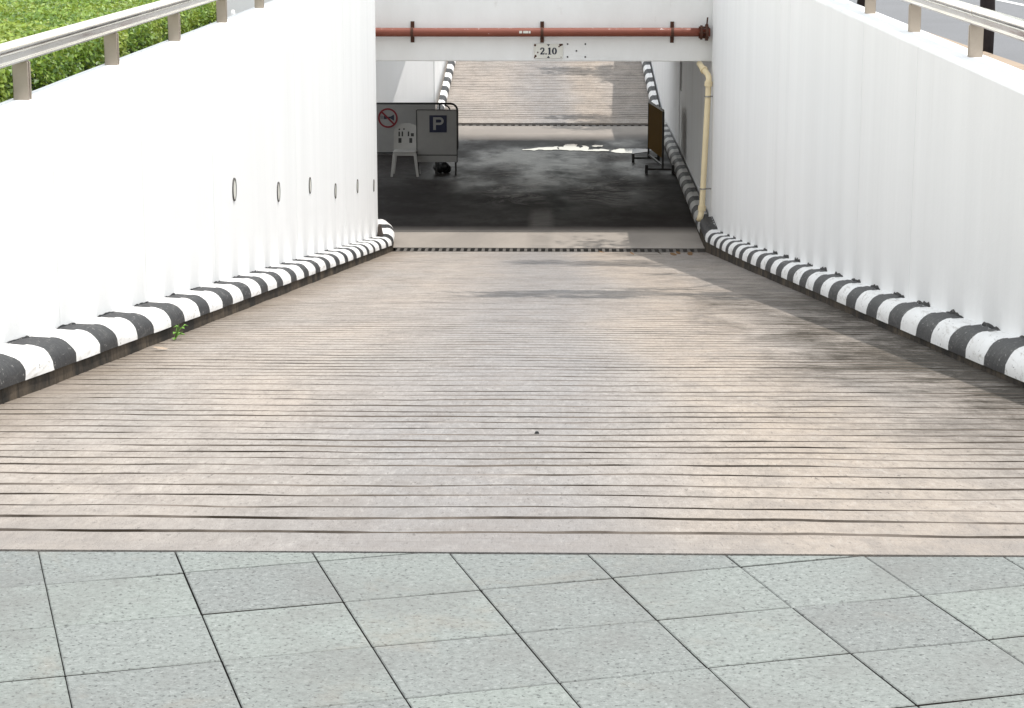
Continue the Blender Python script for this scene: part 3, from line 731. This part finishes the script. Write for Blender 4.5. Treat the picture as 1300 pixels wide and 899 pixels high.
t = thing('drain_pipe', (2.1, 29.85, ZF + .25), 'cream plastic drain pipe down the end of the right wall', 'pipe')
MB().tube([(2.03, 30.28, ZB-.03), (2.055, 30.14, ZB-.06), (2.128, 29.93, ZB-.155), (2.138, 29.87, ZB-.185), (2.138, 29.85, ZB-.22), (2.075, 29.85, ZF+.36), (2.06, 29.83, ZF+.29), (2.035, 29.78, ZF+.22)], .042, 14).build('pipe_body', M['cream'], t, smooth=True)
MB().tube([(2.138, 29.85, ZB-.24), (2.131, 29.85, ZB-.31)], .056, 14).build('pipe_socket', M['cream'], t)
MB().tube([(2.09, 30.04, ZB-.108), (2.075, 30.08, ZB-.088)], .055, 14).build('pipe_socket', M['cream'], t)
MB().tube([(2.078, 29.85, ZF+.42), (2.074, 29.85, ZF+.35)], .056, 14).build('pipe_socket', M['cream'], t)
for z in (ZB-.45, ZF+.66):
    x = 2.075 + .063*(z-ZF-.36)/(ZB-.22-ZF-.36)
    mb = MB(); mb.tube([(x, 29.85, z-.009), (x, 29.85, z+.009)], .051, 14); mb.box(x, 2.2, 29.84, 29.86, z-.008, z+.008)
    mb.build('pipe_clamp', M['clamp'], t)

# ------------------------------------------------------------------ things on the underpass floor
bx0 = -4.3; bx1 = -1.83; yb = 39.8
t = thing('barrier', ((bx0+bx1)/2, yb, ZF), 'dim white barrier panel in a black tube frame, behind the plastic chair', 'barrier')
arc = [(bx1-.13+.13*math.sin(a), ZF+.82+.13*math.cos(a)) for a in np.linspace(0, math.pi/2, 6)]
arc2 = [(bx1-.10+.10*math.cos(a), ZF+.13-.10*math.sin(a)) for a in np.linspace(0, math.pi/2, 5)]
MB().tube([(bx0, yb, ZF+.03), (bx0, yb, ZF+.95)] + [(x, yb, z) for x, z in arc] + [(x, yb, z) for x, z in arc2] + [(bx0, yb, ZF+.03)], .02, 10).build('tube_frame', M['frame'], t, smooth=True)
for x in (-2.16, -1.97):
    ar = [(x-.10+.10*math.sin(a), ZF+.82+.10*math.cos(a)) for a in np.linspace(0, math.pi/2, 5)] if x > -2 else [(x, ZF+.94)]
    MB().tube([(p, yb, q) for p, q in ar] + [(x, yb, ZF+.04)], .014, 8).build('upright_bar', M['frame'], t, smooth=True)
bevel(MB().box(bx0+.03, -2.24, yb-.014, yb+.006, ZF+.035, ZF+.935).build('barrier_panel', M['pwhite'], t), .004)
MB().box(bx0+.1, bx1-.1, yb-.25, yb+.25, ZF+.006, ZF+.028).build('barrier_foot', M['frame'], t) if False else None
for x in (bx0+.3, bx1-.25): MB().box(x-.03, x+.03, yb-.25, yb+.25, ZF+.002, ZF+.028).build('barrier_foot', M['frame'], t)
nx_, nz_, nr = -3.13, ZF+.68, .185
mb = MB(); N = 28; rr = [(nr, 0), (nr, .006), (nr-.032, .006), (nr-.032, 0)]
mb.add([(nx_ + r*math.cos(2*math.pi*k/N), yb-.0145-d, nz_ + r*math.sin(2*math.pi*k/N)) for r, d in rr for k in range(N)],
       [(a*N+k, a*N+(k+1)%N, (a+1)*N+(k+1)%N, (a+1)*N+k) for a in range(3) for k in range(N)])
sg = mb.build('prohibition_ring', M['red'], t)
MB().bar((nx_-.115, yb-.0195, nz_+.115), (nx_+.115, yb-.0195, nz_-.115), .032, .007, up=(0,1,0)).build('red_slash', M['red'], sg)
mb = MB(); mb.prism([(-.02,-.012),(.05,-.02),(.115,-.06),(.115,.055),(.05,.018),(-.02,.012)], lambda u, v, d: (nx_+u, yb-.0145-d, nz_+.01+v), .003)
mb.prism([(-.075,-.03),(-.02,-.03),(-.02,.03),(-.075,.03)], lambda u, v, d: (nx_+u, yb-.0145-d, nz_+.01+v), .0032)
for k in range(3): mb.prism([(-.135+.02*k,-.03),(-.128+.02*k,-.03),(-.128+.02*k,.035),(-.135+.02*k,.035)], lambda u, v, d: (nx_+u, yb-.0145-d, nz_+.01+v), .003)
mb.build('horn_symbol', M['ink'], sg)

# parking board
px0, px1, pyy = -2.385, -1.70, 36.7
t = thing('parking_sign', ((px0+px1)/2, pyy, ZF), 'white board with a blue P panel, standing on thin legs beside the plastic chair', 'sign')
bevel(MB().box(px0, px1, pyy-.012, pyy+.012, ZF+.22, ZF+1.115).build('sign_board', M['pwhite'], t), .004)
mb = MB()
for x in (px0-.006, px1+.006): mb.box(x-.007, x+.007, pyy-.018, pyy+.018, ZF+.215, ZF+1.12)
mb.box(px0+.002, px1-.002, pyy-.018, pyy+.018, ZF+1.1165, ZF+1.13); mb.box(px0+.002, px1-.002, pyy-.018, pyy+.018, ZF+.335, ZF+.35)
mb.build('sign_frame', M['frame'], t)
for x in (px0+.02, -2.06, px1-.02): MB().box(x-.016, x+.016, pyy-.016, pyy+.016, ZF, ZF+.219).build('leg', M['frame'], t)
qx0, qx1, qz0, qz1 = px0+.215, px0+.515, ZF+.735, ZF+1.03
bl = MB().box(qx0, qx1, pyy-.017, pyy-.0125, qz0, qz1).build('blue_panel', M['blue'], t)
cx_, cz_ = (qx0+qx1)/2, (qz0+qz1)/2
mb = MB(); yq = pyy - .0175
mb.prism([(-.085,-.105),(-.038,-.105),(-.038,.115),(-.085,.115)], lambda u, v, d: (cx_+u, yq-d, cz_+v), .003)
outer = [(-.037,.115),(.03,.115)] + [(.03+.067*math.sin(a), .048+.067*math.cos(a)) for a in np.linspace(.2, math.pi, 9)] + [(-.037,-.019)]
inner = [(-.037,.075),(.028,.075)] + [(.028+.029*math.sin(a), .048+.027*math.cos(a)) for a in np.linspace(.2, math.pi, 9)] + [(-.037,.021)]
for i in range(len(outer)-1):
    mb.prism([outer[i], outer[i+1], inner[i+1], inner[i]], lambda u, v, d: (cx_+u, yq-d, cz_+v), .003)
mb.build('letter_p', M['pwhite'], bl)
mb = MB(); N = 10
for (x, y, z, r) in ((-2.02, 36.95, ZF+.09, .10), (-1.94, 36.92, ZF+.12, .09), (-1.90, 36.98, ZF+.07, .09), (-1.97, 36.93, ZF+.17, .05)):
    for i in range(1): 
        vs = [(x + r*(1+.25*mnoise.noise(Vector((a*2, b_*2, z*9))))*math.sin(b_)*math.cos(a), y + .8*r*math.sin(b_)*math.sin(a), max(ZF+.002, z + r*(1+.2*mnoise.noise(Vector((a, b_*3, 1))))*math.cos(b_))) for b_ in np.linspace(.05, math.pi-.05, 7) for a in np.linspace(0, 2*math.pi, N, endpoint=False)]
        mb.add(vs, [(j*N+k, j*N+(k+1)%N, (j+1)*N+(k+1)%N, (j+1)*N+k) for j in range(6) for k in range(N)])
tag(mb.build('rubbish_bag', M['bag'], smooth=True), 'black bundle lying on the floor under the P board', 'bag')

# white plastic chair
cx_, cy_ = -2.585, 36.62
t = thing('plastic_chair', (cx_, cy_, ZF), 'white plastic chair with dark-filled cutouts in its back, between the barrier and the P board', 'chair')
bevel(MB().box(cx_-.20, cx_+.20, cy_-.20, cy_+.19, ZF+.405, ZF+.435).build('seat', M['chair'], t), .012)
MB().box(cx_-.185, cx_+.185, cy_-.192, cy_-.178, ZF+.36, ZF+.4045).build('seat_apron', M['chair'], t)
for sx_ in (-1, 1):
    for sy_ in (-1, 1):
        mb = MB(); x0, y0_ = cx_+sx_*.175, cy_+sy_*.17; x1, y1_ = cx_+sx_*.225, cy_+sy_*.215
        a0, a1 = .028, .020
        vs = [(x1-a1,y1_-a1,ZF),(x1+a1,y1_-a1,ZF),(x1+a1,y1_+a1,ZF),(x1-a1,y1_+a1,ZF),(x0-a0,y0_-a0,ZF+.404),(x0+a0,y0_-a0,ZF+.404),(x0+a0,y0_+a0,ZF+.404),(x0-a0,y0_+a0,ZF+.404)]
        mb.add(vs, [(0,3,2,1),(4,5,6,7),(0,1,5,4),(1,2,6,5),(2,3,7,6),(3,0,4,7)]); mb.build('leg', M['chair'], t)
mb = MB(); NU, NV = 16, 16
holes = [(3,5,4,7),(10,12,4,7),(3,4,8,11),(5,6,8,11),(9,10,8,11),(11,13,8,10),(3,4,12,13),(6,7,12,13)]
def bk(u, v, d):
    w = .215*(1 if v < .72 else math.sqrt(max(0, 1-((v-.72)/.30)**2))*.55+.45); uu = (u-.5)*2
    return (cx_ + uu*w, cy_+.185+.10*v + .03*(uu*uu)*-1 + d, ZF+.425+.445*v - .02*uu*uu*(v > .7))
for iu in range(NU):
    for iv in range(NV):
        if any(a <= iu < b_ and c <= iv < d_ for a, b_, c, d_ in holes): continue
        us = (iu/NU, (iu+1)/NU); vv = (iv/NV, (iv+1)/NV)
        vs = [bk(us[i], vv[j], d) for d in (0, .016) for i, j in ((0,0),(1,0),(1,1),(0,1))]
        mb.add(vs, [(0,3,2,1),(4,5,6,7),(0,1,5,4),(1,2,6,5),(2,3,7,6),(3,0,4,7)])
o = mb.build('backrest', M['chair'], t)
for a_, b_, c_, d_ in holes:  # dark plates in the cutouts stand in for the darkness seen through them
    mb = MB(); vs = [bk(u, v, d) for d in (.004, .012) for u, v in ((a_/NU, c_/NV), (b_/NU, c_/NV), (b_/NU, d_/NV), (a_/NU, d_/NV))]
    mb.add(vs, [(0,3,2,1),(4,5,6,7),(0,1,5,4),(1,2,6,5),(2,3,7,6),(3,0,4,7)]); mb.build('dark_cutout_fill', M['frame'], t)
bmq = bmesh.new(); bmq.from_mesh(o.data); bmesh.ops.remove_doubles(bmq, verts=bmq.verts, dist=.0004)
seen = {}
for f in bmq.faces: seen.setdefault(tuple(sorted(v.index for v in f.verts)), []).append(f)
bmesh.ops.delete(bmq, geom=[f for fs_ in seen.values() if len(fs_) > 1 for f in fs_], context='FACES_ONLY')
bmesh.ops.recalc_face_normals(bmq, faces=bmq.faces); bmq.to_mesh(o.data); bmq.free()

# yellow warning board on a black stand
t = thing('warning_board', (1.78, 37.75, ZF), 'yellow brown board turned edge-on in a black stand, beside the right underpass wall', 'sign board')
A = Vector((1.87, 36.95, 0)); B = Vector((1.70, 38.6, 0)); dr = (B-A).normalized(); nrm = Vector((dr.y, -dr.x, 0))
mb = MB(); vs = []
for p in (A, B):
    for d, z in ((-.012, .27), (.012, .27), (.012, 1.08), (-.012, 1.08)):
        q = p + nrm*d; vs.append((q.x, q.y, ZF+z))
mb.add(vs, [(0,1,2,3),(7,6,5,4),(0,4,5,1),(1,5,6,2),(2,6,7,3),(3,7,4,0)]); mb.build('board_panel', M['yellow'], t)
mb = MB()
mb.bar((A.x, A.y-.02, ZF+1.095), (B.x, B.y+.02, ZF+1.095), .035, .028); mb.build('top_rail', M['pwhite'], t)
for p in (A, B):
    q = p + dr*(.022 if p is B else -.022)
    MB().box(q.x-.018, q.x+.018, q.y-.018, q.y+.018, ZF+.06, ZF+1.078).build('stand_post', M['frame'], t)
    x0_ = p.x - .30; x1_ = p.x + .20
    f = MB().box(x0_, x1_, q.y-.022, q.y+.022, ZF+.06, ZF+.095).build('stand_foot', M['frame'], t)
    for xx in (x0_+.02, x1_-.02): MB().box(xx-.024, xx+.024, q.y-.03, q.y+.03, ZF+.002, ZF+.155).build('end_cap', M['frame'], f)
MB().bar((A.x, A.y+.01, ZF+.14), (B.x, B.y-.01, ZF+.14), .03, .03).build('lower_rail', M['frame'], t)

# puddle
PUD = [[(-0.64, 40.5),(-0.54, 40.67),(-0.4, 40.79),(-0.24, 40.92),(-0.06, 41.05),(0.05, 41.1),(0.04, 40.59),(-0.06, 40.47),(-0.21, 40.47),(-0.28, 40.59),(-0.39, 40.4),(-0.51, 40.46)], [(0.07, 41.06),(0.14, 41.01),(0.19, 41.49),(0.31, 41.57),(0.42, 41.45),(0.42, 41.06),(0.51, 40.9),(0.53, 41.28),(0.63, 41.11),(0.68, 40.86),(0.65, 40.61),(0.75, 40.61),(0.86, 40.69),(0.99, 40.61),(1.06, 40.49),(1.01, 40.33),(0.87, 40.32),(0.64, 40.32),(0.46, 40.4),(0.28, 40.43),(0.11, 40.51),(0.07, 40.68)], [(1.04, 40.33),(1.11, 40.53),(1.25, 40.74),(1.49, 40.79),(1.76, 40.71),(1.83, 40.51),(1.76, 40.22),(1.5, 39.99),(1.23, 40.03),(1.1, 40.17)], [(0.7, 41.24),(0.8, 41.45),(0.94, 41.33),(0.89, 41.11),(0.76, 40.99)]]
mb = MB()
for isl in PUD:
    pts = []
    for k in range(len(isl)):
        (xa, ya), (xb, yb_) = isl[k], isl[(k+1) % len(isl)]
        for q in (0, .33, .66): pts.append((xa+(xb-xa)*q + rng.uniform(-.025,.025), ya+(yb_-ya)*q + rng.uniform(-.05,.05), ZF + .009))
    mb.add(pts, [tuple(range(len(pts)))])
o = mb.build('puddle', M['water'], fix=False); tag(o, kind='structure')

# ------------------------------------------------------------------ small things on the ground
def leaf_mesh(name, L, wdt, mat, curl=.3):
    mb = MB(); c = [(-.5, .0), (-.25, .75), (.1, 1.), (.35, .6), (.5, 0)]
    vs = [(u*L, w*wdt/2, curl*L*(u*u) + curl*.4*w*wdt) for u, w in c] + [(u*L, -w*wdt/2, curl*L*(u*u) + curl*.3*w*wdt) for u, w in c[1:4]]
    mb.add(vs, [(0,1,5),(1,2,6,5),(2,3,7,6),(3,4,7)]); me = mb.build(name, mat, fix=False); return me
drops = [(1.36, 27.35, .11), (1.52, 26.9, .13), (1.62, 27.6, .10), (1.74, 27.1, .15), (1.78, 27.75, .12), (1.88, 27.45, .16), (1.93, 27.0, .12), (1.0, 27.2, .10), (.62, 27.9, .09)]
l0 = leaf_mesh('fallen_leaf', .10, .05, M['dry'])
for k, (x, y, L) in enumerate(drops):
    o = l0 if k == 0 else l0.copy()
    if k: COL.objects.link(o)
    o.location = (x, y, zfl(y) + .012); s = L/.10; o.scale = (s, s, s*1.2); o.rotation_euler = (rng.uniform(-.3,.3), rng.uniform(-.3,.3), rng.uniform(0, 6.28))
    tag(o, 'dry brown fallen leaf on the ramp near the right end of the drain grate', 'leaf', 'fallen leaves by the drain')
t = thing('weed', (-2.155, 11.75, zfl(11.75)), 'small bright green weed growing from the foot of the left kerb', 'plant')
for k in range(9):
    a = k*2.4; h = .02 + .06*rng.random(); r_ = .015 + .03*rng.random()
    c0 = Vector((-2.145, 11.75, zfl(11.75))); tip = c0 + Vector((abs(math.cos(a))*r_+.005, math.sin(a)*r_*1.6, h))
    MB().tube([c0, c0.lerp(tip, .5) + Vector((0,0,.012)), tip], .002, 5).build('stem', M['weed'], t)
    mb = MB(); d = Vector((math.cos(a)*.8, math.sin(a), .1)).normalized(); s = d.cross(Vector((0,0,1))).normalized()
    L = .034; w = .014
    mb.add([tip, tip+d*L*.4+s*w+Vector((0,0,.006)), tip+d*L-Vector((0,0,.006)), tip+d*L*.4-s*w+Vector((0,0,.006))], [(0,1,2),(0,2,3)]); mb.build('leaf', M['weed'], t, fix=False)
o = leaf_mesh('fallen_leaf', .09, .05, M['peach'], .2); o.location = (-2.08, 10.95, zfl(10.95)+.012); o.rotation_euler = (.1, .2, .6)
tag(o, 'pale orange fallen leaf at the foot of the left kerb, near the green weed', 'leaf')
mb = MB(); x0, y0_ = -2.395, 28.4; zz = zfl(28.3) + .2
mb.add([(x0+.005,y0_-.10,zz),(x0+.075,y0_-.06,zz-.015),(x0+.085,y0_+.05,zz-.01),(x0+.01,y0_+.06,zz),(x0+.01,y0_-.07,zz+.14),(x0+.05,y0_-.04,zz+.175),(x0+.05,y0_+.03,zz+.16),(x0+.008,y0_+.04,zz+.15)],
       [(0,3,2,1),(4,5,6,7),(0,1,5,4),(1,2,6,5),(2,3,7,6),(3,0,4,7)])
tag(bevel(mb.build('rubber_wedge', M['rag']), .02, 2), 'small dark brown wedge leaning on the far end of the left wall, on the kerb', 'wedge')
for (x, y, s, nm) in ((-.06, 7.27, .010, 'small black pebble on the middle of the ramp'),):
    mb = MB(); N = 7
    vs = [(x + s*math.cos(2*math.pi*k/N)*(1+.2*(k % 2)), y + s*math.sin(2*math.pi*k/N), zfl(y)-.002) for k in range(N)] + [(x + .5*s*math.cos(2*math.pi*k/N), y + .5*s*math.sin(2*math.pi*k/N), zfl(y)+s*.9) for k in range(N)]
    mb.add(vs, [(k, (k+1)%N, (k+1)%N+N, k+N) for k in range(N)] + [tuple(range(N, 2*N))]); tag(mb.build('pebble', M['bag']), nm, 'stone')

# ------------------------------------------------------------------ leaves
def leaf_cloud(P, Nn, size, name, mat, parent, seed, fold=.35):
    """P, Nn: (n,3) arrays of positions and leaning directions; every leaf is a folded pair of triangles"""
    rg = np.random.default_rng(seed); n = len(P)
    d = Nn + rg.normal(0, .55, (n, 3)); d /= np.linalg.norm(d, axis=1)[:, None]
    r = rg.normal(0, 1, (n, 3)); u = np.cross(d, r); u /= np.linalg.norm(u, axis=1)[:, None]; v = np.cross(d, u)
    s = (size * rg.uniform(.65, 1.35, n))[:, None]
    a = P - u*s; b = P + u*s; c = P + v*s*.55 + d*s*fold*.4; e = P - v*s*.55 + d*s*fold*.4
    V = np.stack([a, c, b, e], 1).reshape(-1, 3)
    if parent is not None: V = V - np.array(parent_loc(parent))
    base = np.arange(n)*4
    F = np.stack([base, base+1, base+2, base, base+2, base+3], 1).reshape(-1)
    me = bpy.data.meshes.new(name)
    me.vertices.add(len(V)); me.vertices.foreach_set('co', V.reshape(-1).astype(np.float32))
    me.loops.add(len(F)); me.loops.foreach_set('vertex_index', F.astype(np.int32))
    me.polygons.add(2*n); me.polygons.foreach_set('loop_start', (np.arange(2*n)*3).astype(np.int32))
    me.update(calc_edges=True); me.validate()
    me.materials.append(mat); o = bpy.data.objects.new(name, me); COL.objects.link(o)
    if parent is not None: o.parent = parent
    return o

# clipped hedge behind the left wall
HX0, HX1, HY0, HY1, HZ = -8.5, -2.72, 6.5, 17.6, .79
t = thing('hedge', ((HX0+HX1)/2, (HY0+HY1)/2, 0), 'bright green clipped hedge behind the handrail of the left wall', 'hedge')
def hz(x, y): return HZ + .05*mnoise.noise(Vector((x*.8, y*.8, 1))) + .035*mnoise.noise(Vector((x*2.7, y*2.7, 4)))
nx, ny = 40, 60; mb = MB(); xs = np.linspace(HX0, HX1-.10, nx); ys_ = np.linspace(HY0+.1, HY1-.12, ny)
vs = [(x, y, hz(x, y)-.11) for y in ys_ for x in xs]
mb.add(vs, [(j*nx+i, j*nx+i+1, (j+1)*nx+i+1, (j+1)*nx+i) for j in range(ny-1) for i in range(nx-1)])
mb.add([(xs[-1], y, z) for y in ys_ for z in (hz(xs[-1], y)-.11, -.02)], [(2*j, 2*j+1, 2*j+3, 2*j+2) for j in range(ny-1)])
mb.add([(x, ys_[-1], z) for x in xs for z in (hz(x, ys_[-1])-.11, -.02)], [(2*j, 2*j+1, 2*j+3, 2*j+2) for j in range(nx-1)])
mb.add([(x, ys_[0], z) for x in xs for z in (hz(x, ys_[0])-.11, -.02)], [(2*j, 2*j+1, 2*j+3, 2*j+2) for j in range(nx-1)])
mb.build('inner_core', M['core'], t, fix=False)  # dark sheet under the leaves that closes the gaps between them
rg = np.random.default_rng(3); PS = []; NS = []
n1 = 135000
X = HX1 - (HX1-HX0)*rg.random(n1)**1.25; Y = HY0 + (HY1-HY0)*rg.random(n1)
Z = np.array([hz(x, y) for x, y in zip(X, Y)]) - np.abs(rg.normal(0, .045, n1)) + .035*(rg.random(n1) < .06)
edge = np.minimum(1, (HX1 - X)/.15); Z -= .10*(1-edge)**2
PS.append(np.stack([X, Y, Z], 1)); NS.append(np.tile([.0, -.25, .8], (n1, 1)))
n2 = 25000; Y = HY0 + (HY1-HY0)*rg.random(n2); Z = rg.random(n2)*HZ
X = HX1 - np.abs(rg.normal(0, .05, n2)) + np.array([.05*mnoise.noise(Vector((y*1.5, z*2, 7))) for y, z in zip(Y, Z)]) + .02*(rg.random(n2) < .1)
PS.append(np.stack([X, Y, Z], 1)); NS.append(np.tile([.8, -.1, .45], (n2, 1)))
n3 = 9000; X = HX1 - 3*rg.random(n3); Z = rg.random(n3)*HZ; Y = HY1 - np.abs(rg.normal(0, .05, n3))
PS.append(np.stack([X, Y, Z], 1)); NS.append(np.tile([0, .8, .3], (n3, 1)))
o = leaf_cloud(np.concatenate(PS), np.concatenate(NS), .0175, 'foliage', M['leaf'], t, 11)

# slim dark-barked street trees along the right kerb; only their trunks reach into the picture
def street_tree(x, y, label, clusters, seed):
    t = thing('street_tree', (x, y, .04), label, 'tree', 'street trees along the right kerb')
    r2 = random.Random(seed)
    pts = [(x + .02*math.sin(k*1.7), y + .02*math.cos(k*1.3), .0 + k*.45) for k in range(9)]
    tr = MB().tube(pts, [.092, .074, .070, .068, .066, .064, .062, .06, .055], 12).build('trunk', M['bark'], t, smooth=True)
    top = Vector(pts[-1]); P = []
    for (dx, dy, dz, rx, ry, rz, n) in clusters:
        c = Vector((x+dx, y+dy, dz)); mid = top.lerp(c, .5) + Vector((0, 0, .25))
        MB().tube([top - Vector((0,0,.3)), mid, c, c + Vector((0,0,rz*.5))], [.045, .03, .015, .006], 7).build('limb', M['bark'], t, smooth=True)
        rgn = np.random.default_rng(seed + int(abs(dx*13+dy*7)*10)); m = n
        # leaves gathered into small clumps inside the lobe
        k = max(12, n//70); cc = rgn.normal(0, 1, (k, 3)); cc /= np.linalg.norm(cc, axis=1)[:, None]; cc *= rgn.random(k)[:, None]**.4
        q = cc[rgn.integers(0, k, m)] + rgn.normal(0, .13, (m, 3))
        P.append(q*np.array([rx, ry, rz]) + np.array(c))
    P = np.concatenate(P); leaf_cloud(P, np.tile([0, 0, .7], (len(P), 1)), .075, 'crown', M['tleaf'], t, seed)
street_tree(4.16, 20.9, 'slim dark tree trunk behind the nearest handrail post of the right wall',
            [(-1.15, 3.2, 5.2, 1.25, 1.5, .45, 1500), (-1.6, -3.6, 4.7, 1.4, .9, .40, 1300), (.6, .3, 6.0, 1.2, 1.2, .8, 900)], 21)
street_tree(4.16, 29.3, 'slim dark tree trunk farther along the right kerb, at the top edge of the view',
            [(.2, .4, 5.6, 1.6, 2.2, .8, 1500), (.3, -1.6, 5.0, 1.3, 1.3, .6, 800)], 22)
street_tree(4.2, 46.4, 'dark street tree beside the far exit ramp, its trunk outside the view',
            [(-1.0, -1.0, 5.0, 1.5, .9, .45, 1300), (-1.0, 4.3, 5.0, 1.5, 1.0, .45, 1300), (.5, 1.2, 6.2, 1.2, 1.4, .8, 900)], 23)

P = []; rg = np.random.default_rng(9)
for k in range(9):
    cx_ = 15.5 + rg.uniform(-1, 1.5); cy_ = 12 + k*8 + rg.uniform(-1.5, 1.5)
    q = rg.normal(0, 1, (60, 3)); q /= np.linalg.norm(q, axis=1)[:, None]; q *= rg.random(60)[:, None]**.4
    w = q[rg.integers(0, 60, 1500)] + rg.normal(0, .16, (1500, 3))
    P.append(w*np.array([2.4, 3.4, 2.6]) + np.array([cx_, cy_, 3.6 + rg.uniform(-.3, .6)]))
P = np.concatenate(P)
tag(leaf_cloud(P, np.tile([0, 0, .7], (len(P), 1)), .17, 'tree_belt', M['tleaf'], None, 77), kind='stuff')

# far left, past the end of the hedge
t = thing('railing', (-4.6, 30.5, 0), 'low grey railing far behind the left wall, past the end of the hedge', 'railing')
for z in (.18, .42, .66): MB().bar((-9, 31.2, z), (-3.2, 30.6, z), .05, .05).build('rail', M['greyrail'], t)
for x in (-8, -6.5, -5.0, -4.2, -3.4):
    yy = 30.6 + .6*(-3.2-x)/5.8; MB().box(x-.03, x+.03, yy-.026-.03, yy-.026+.0, 0, .72).build('railing_post', M['greyrail'], t)
g = MB(); g.add([(-40, 18.5, .0), (-2.6, 18.5, .0), (-2.6, 28.4, .0), (-40, 28.4, .0)], [(0,1,2,3)])
tag(g.build('side_road', M['asphalt'], fix=False), kind='structure')
t = thing('bollard', (-4.12, 27.4, 0), 'small white bollard seen under the left handrail, past the hedge', 'bollard')
MB().tube([(-4.12, 27.4, 0), (-4.12, 27.4, .17), (-4.12, 27.4, .21)], [.045, .03, .016], 12).build('bollard_body', M['white'], t, smooth=True)
MB().tube([(-4.12, 27.4, .0), (-4.12, 27.4, .025)], .065, 12).build('bollard_foot', M['white'], t)
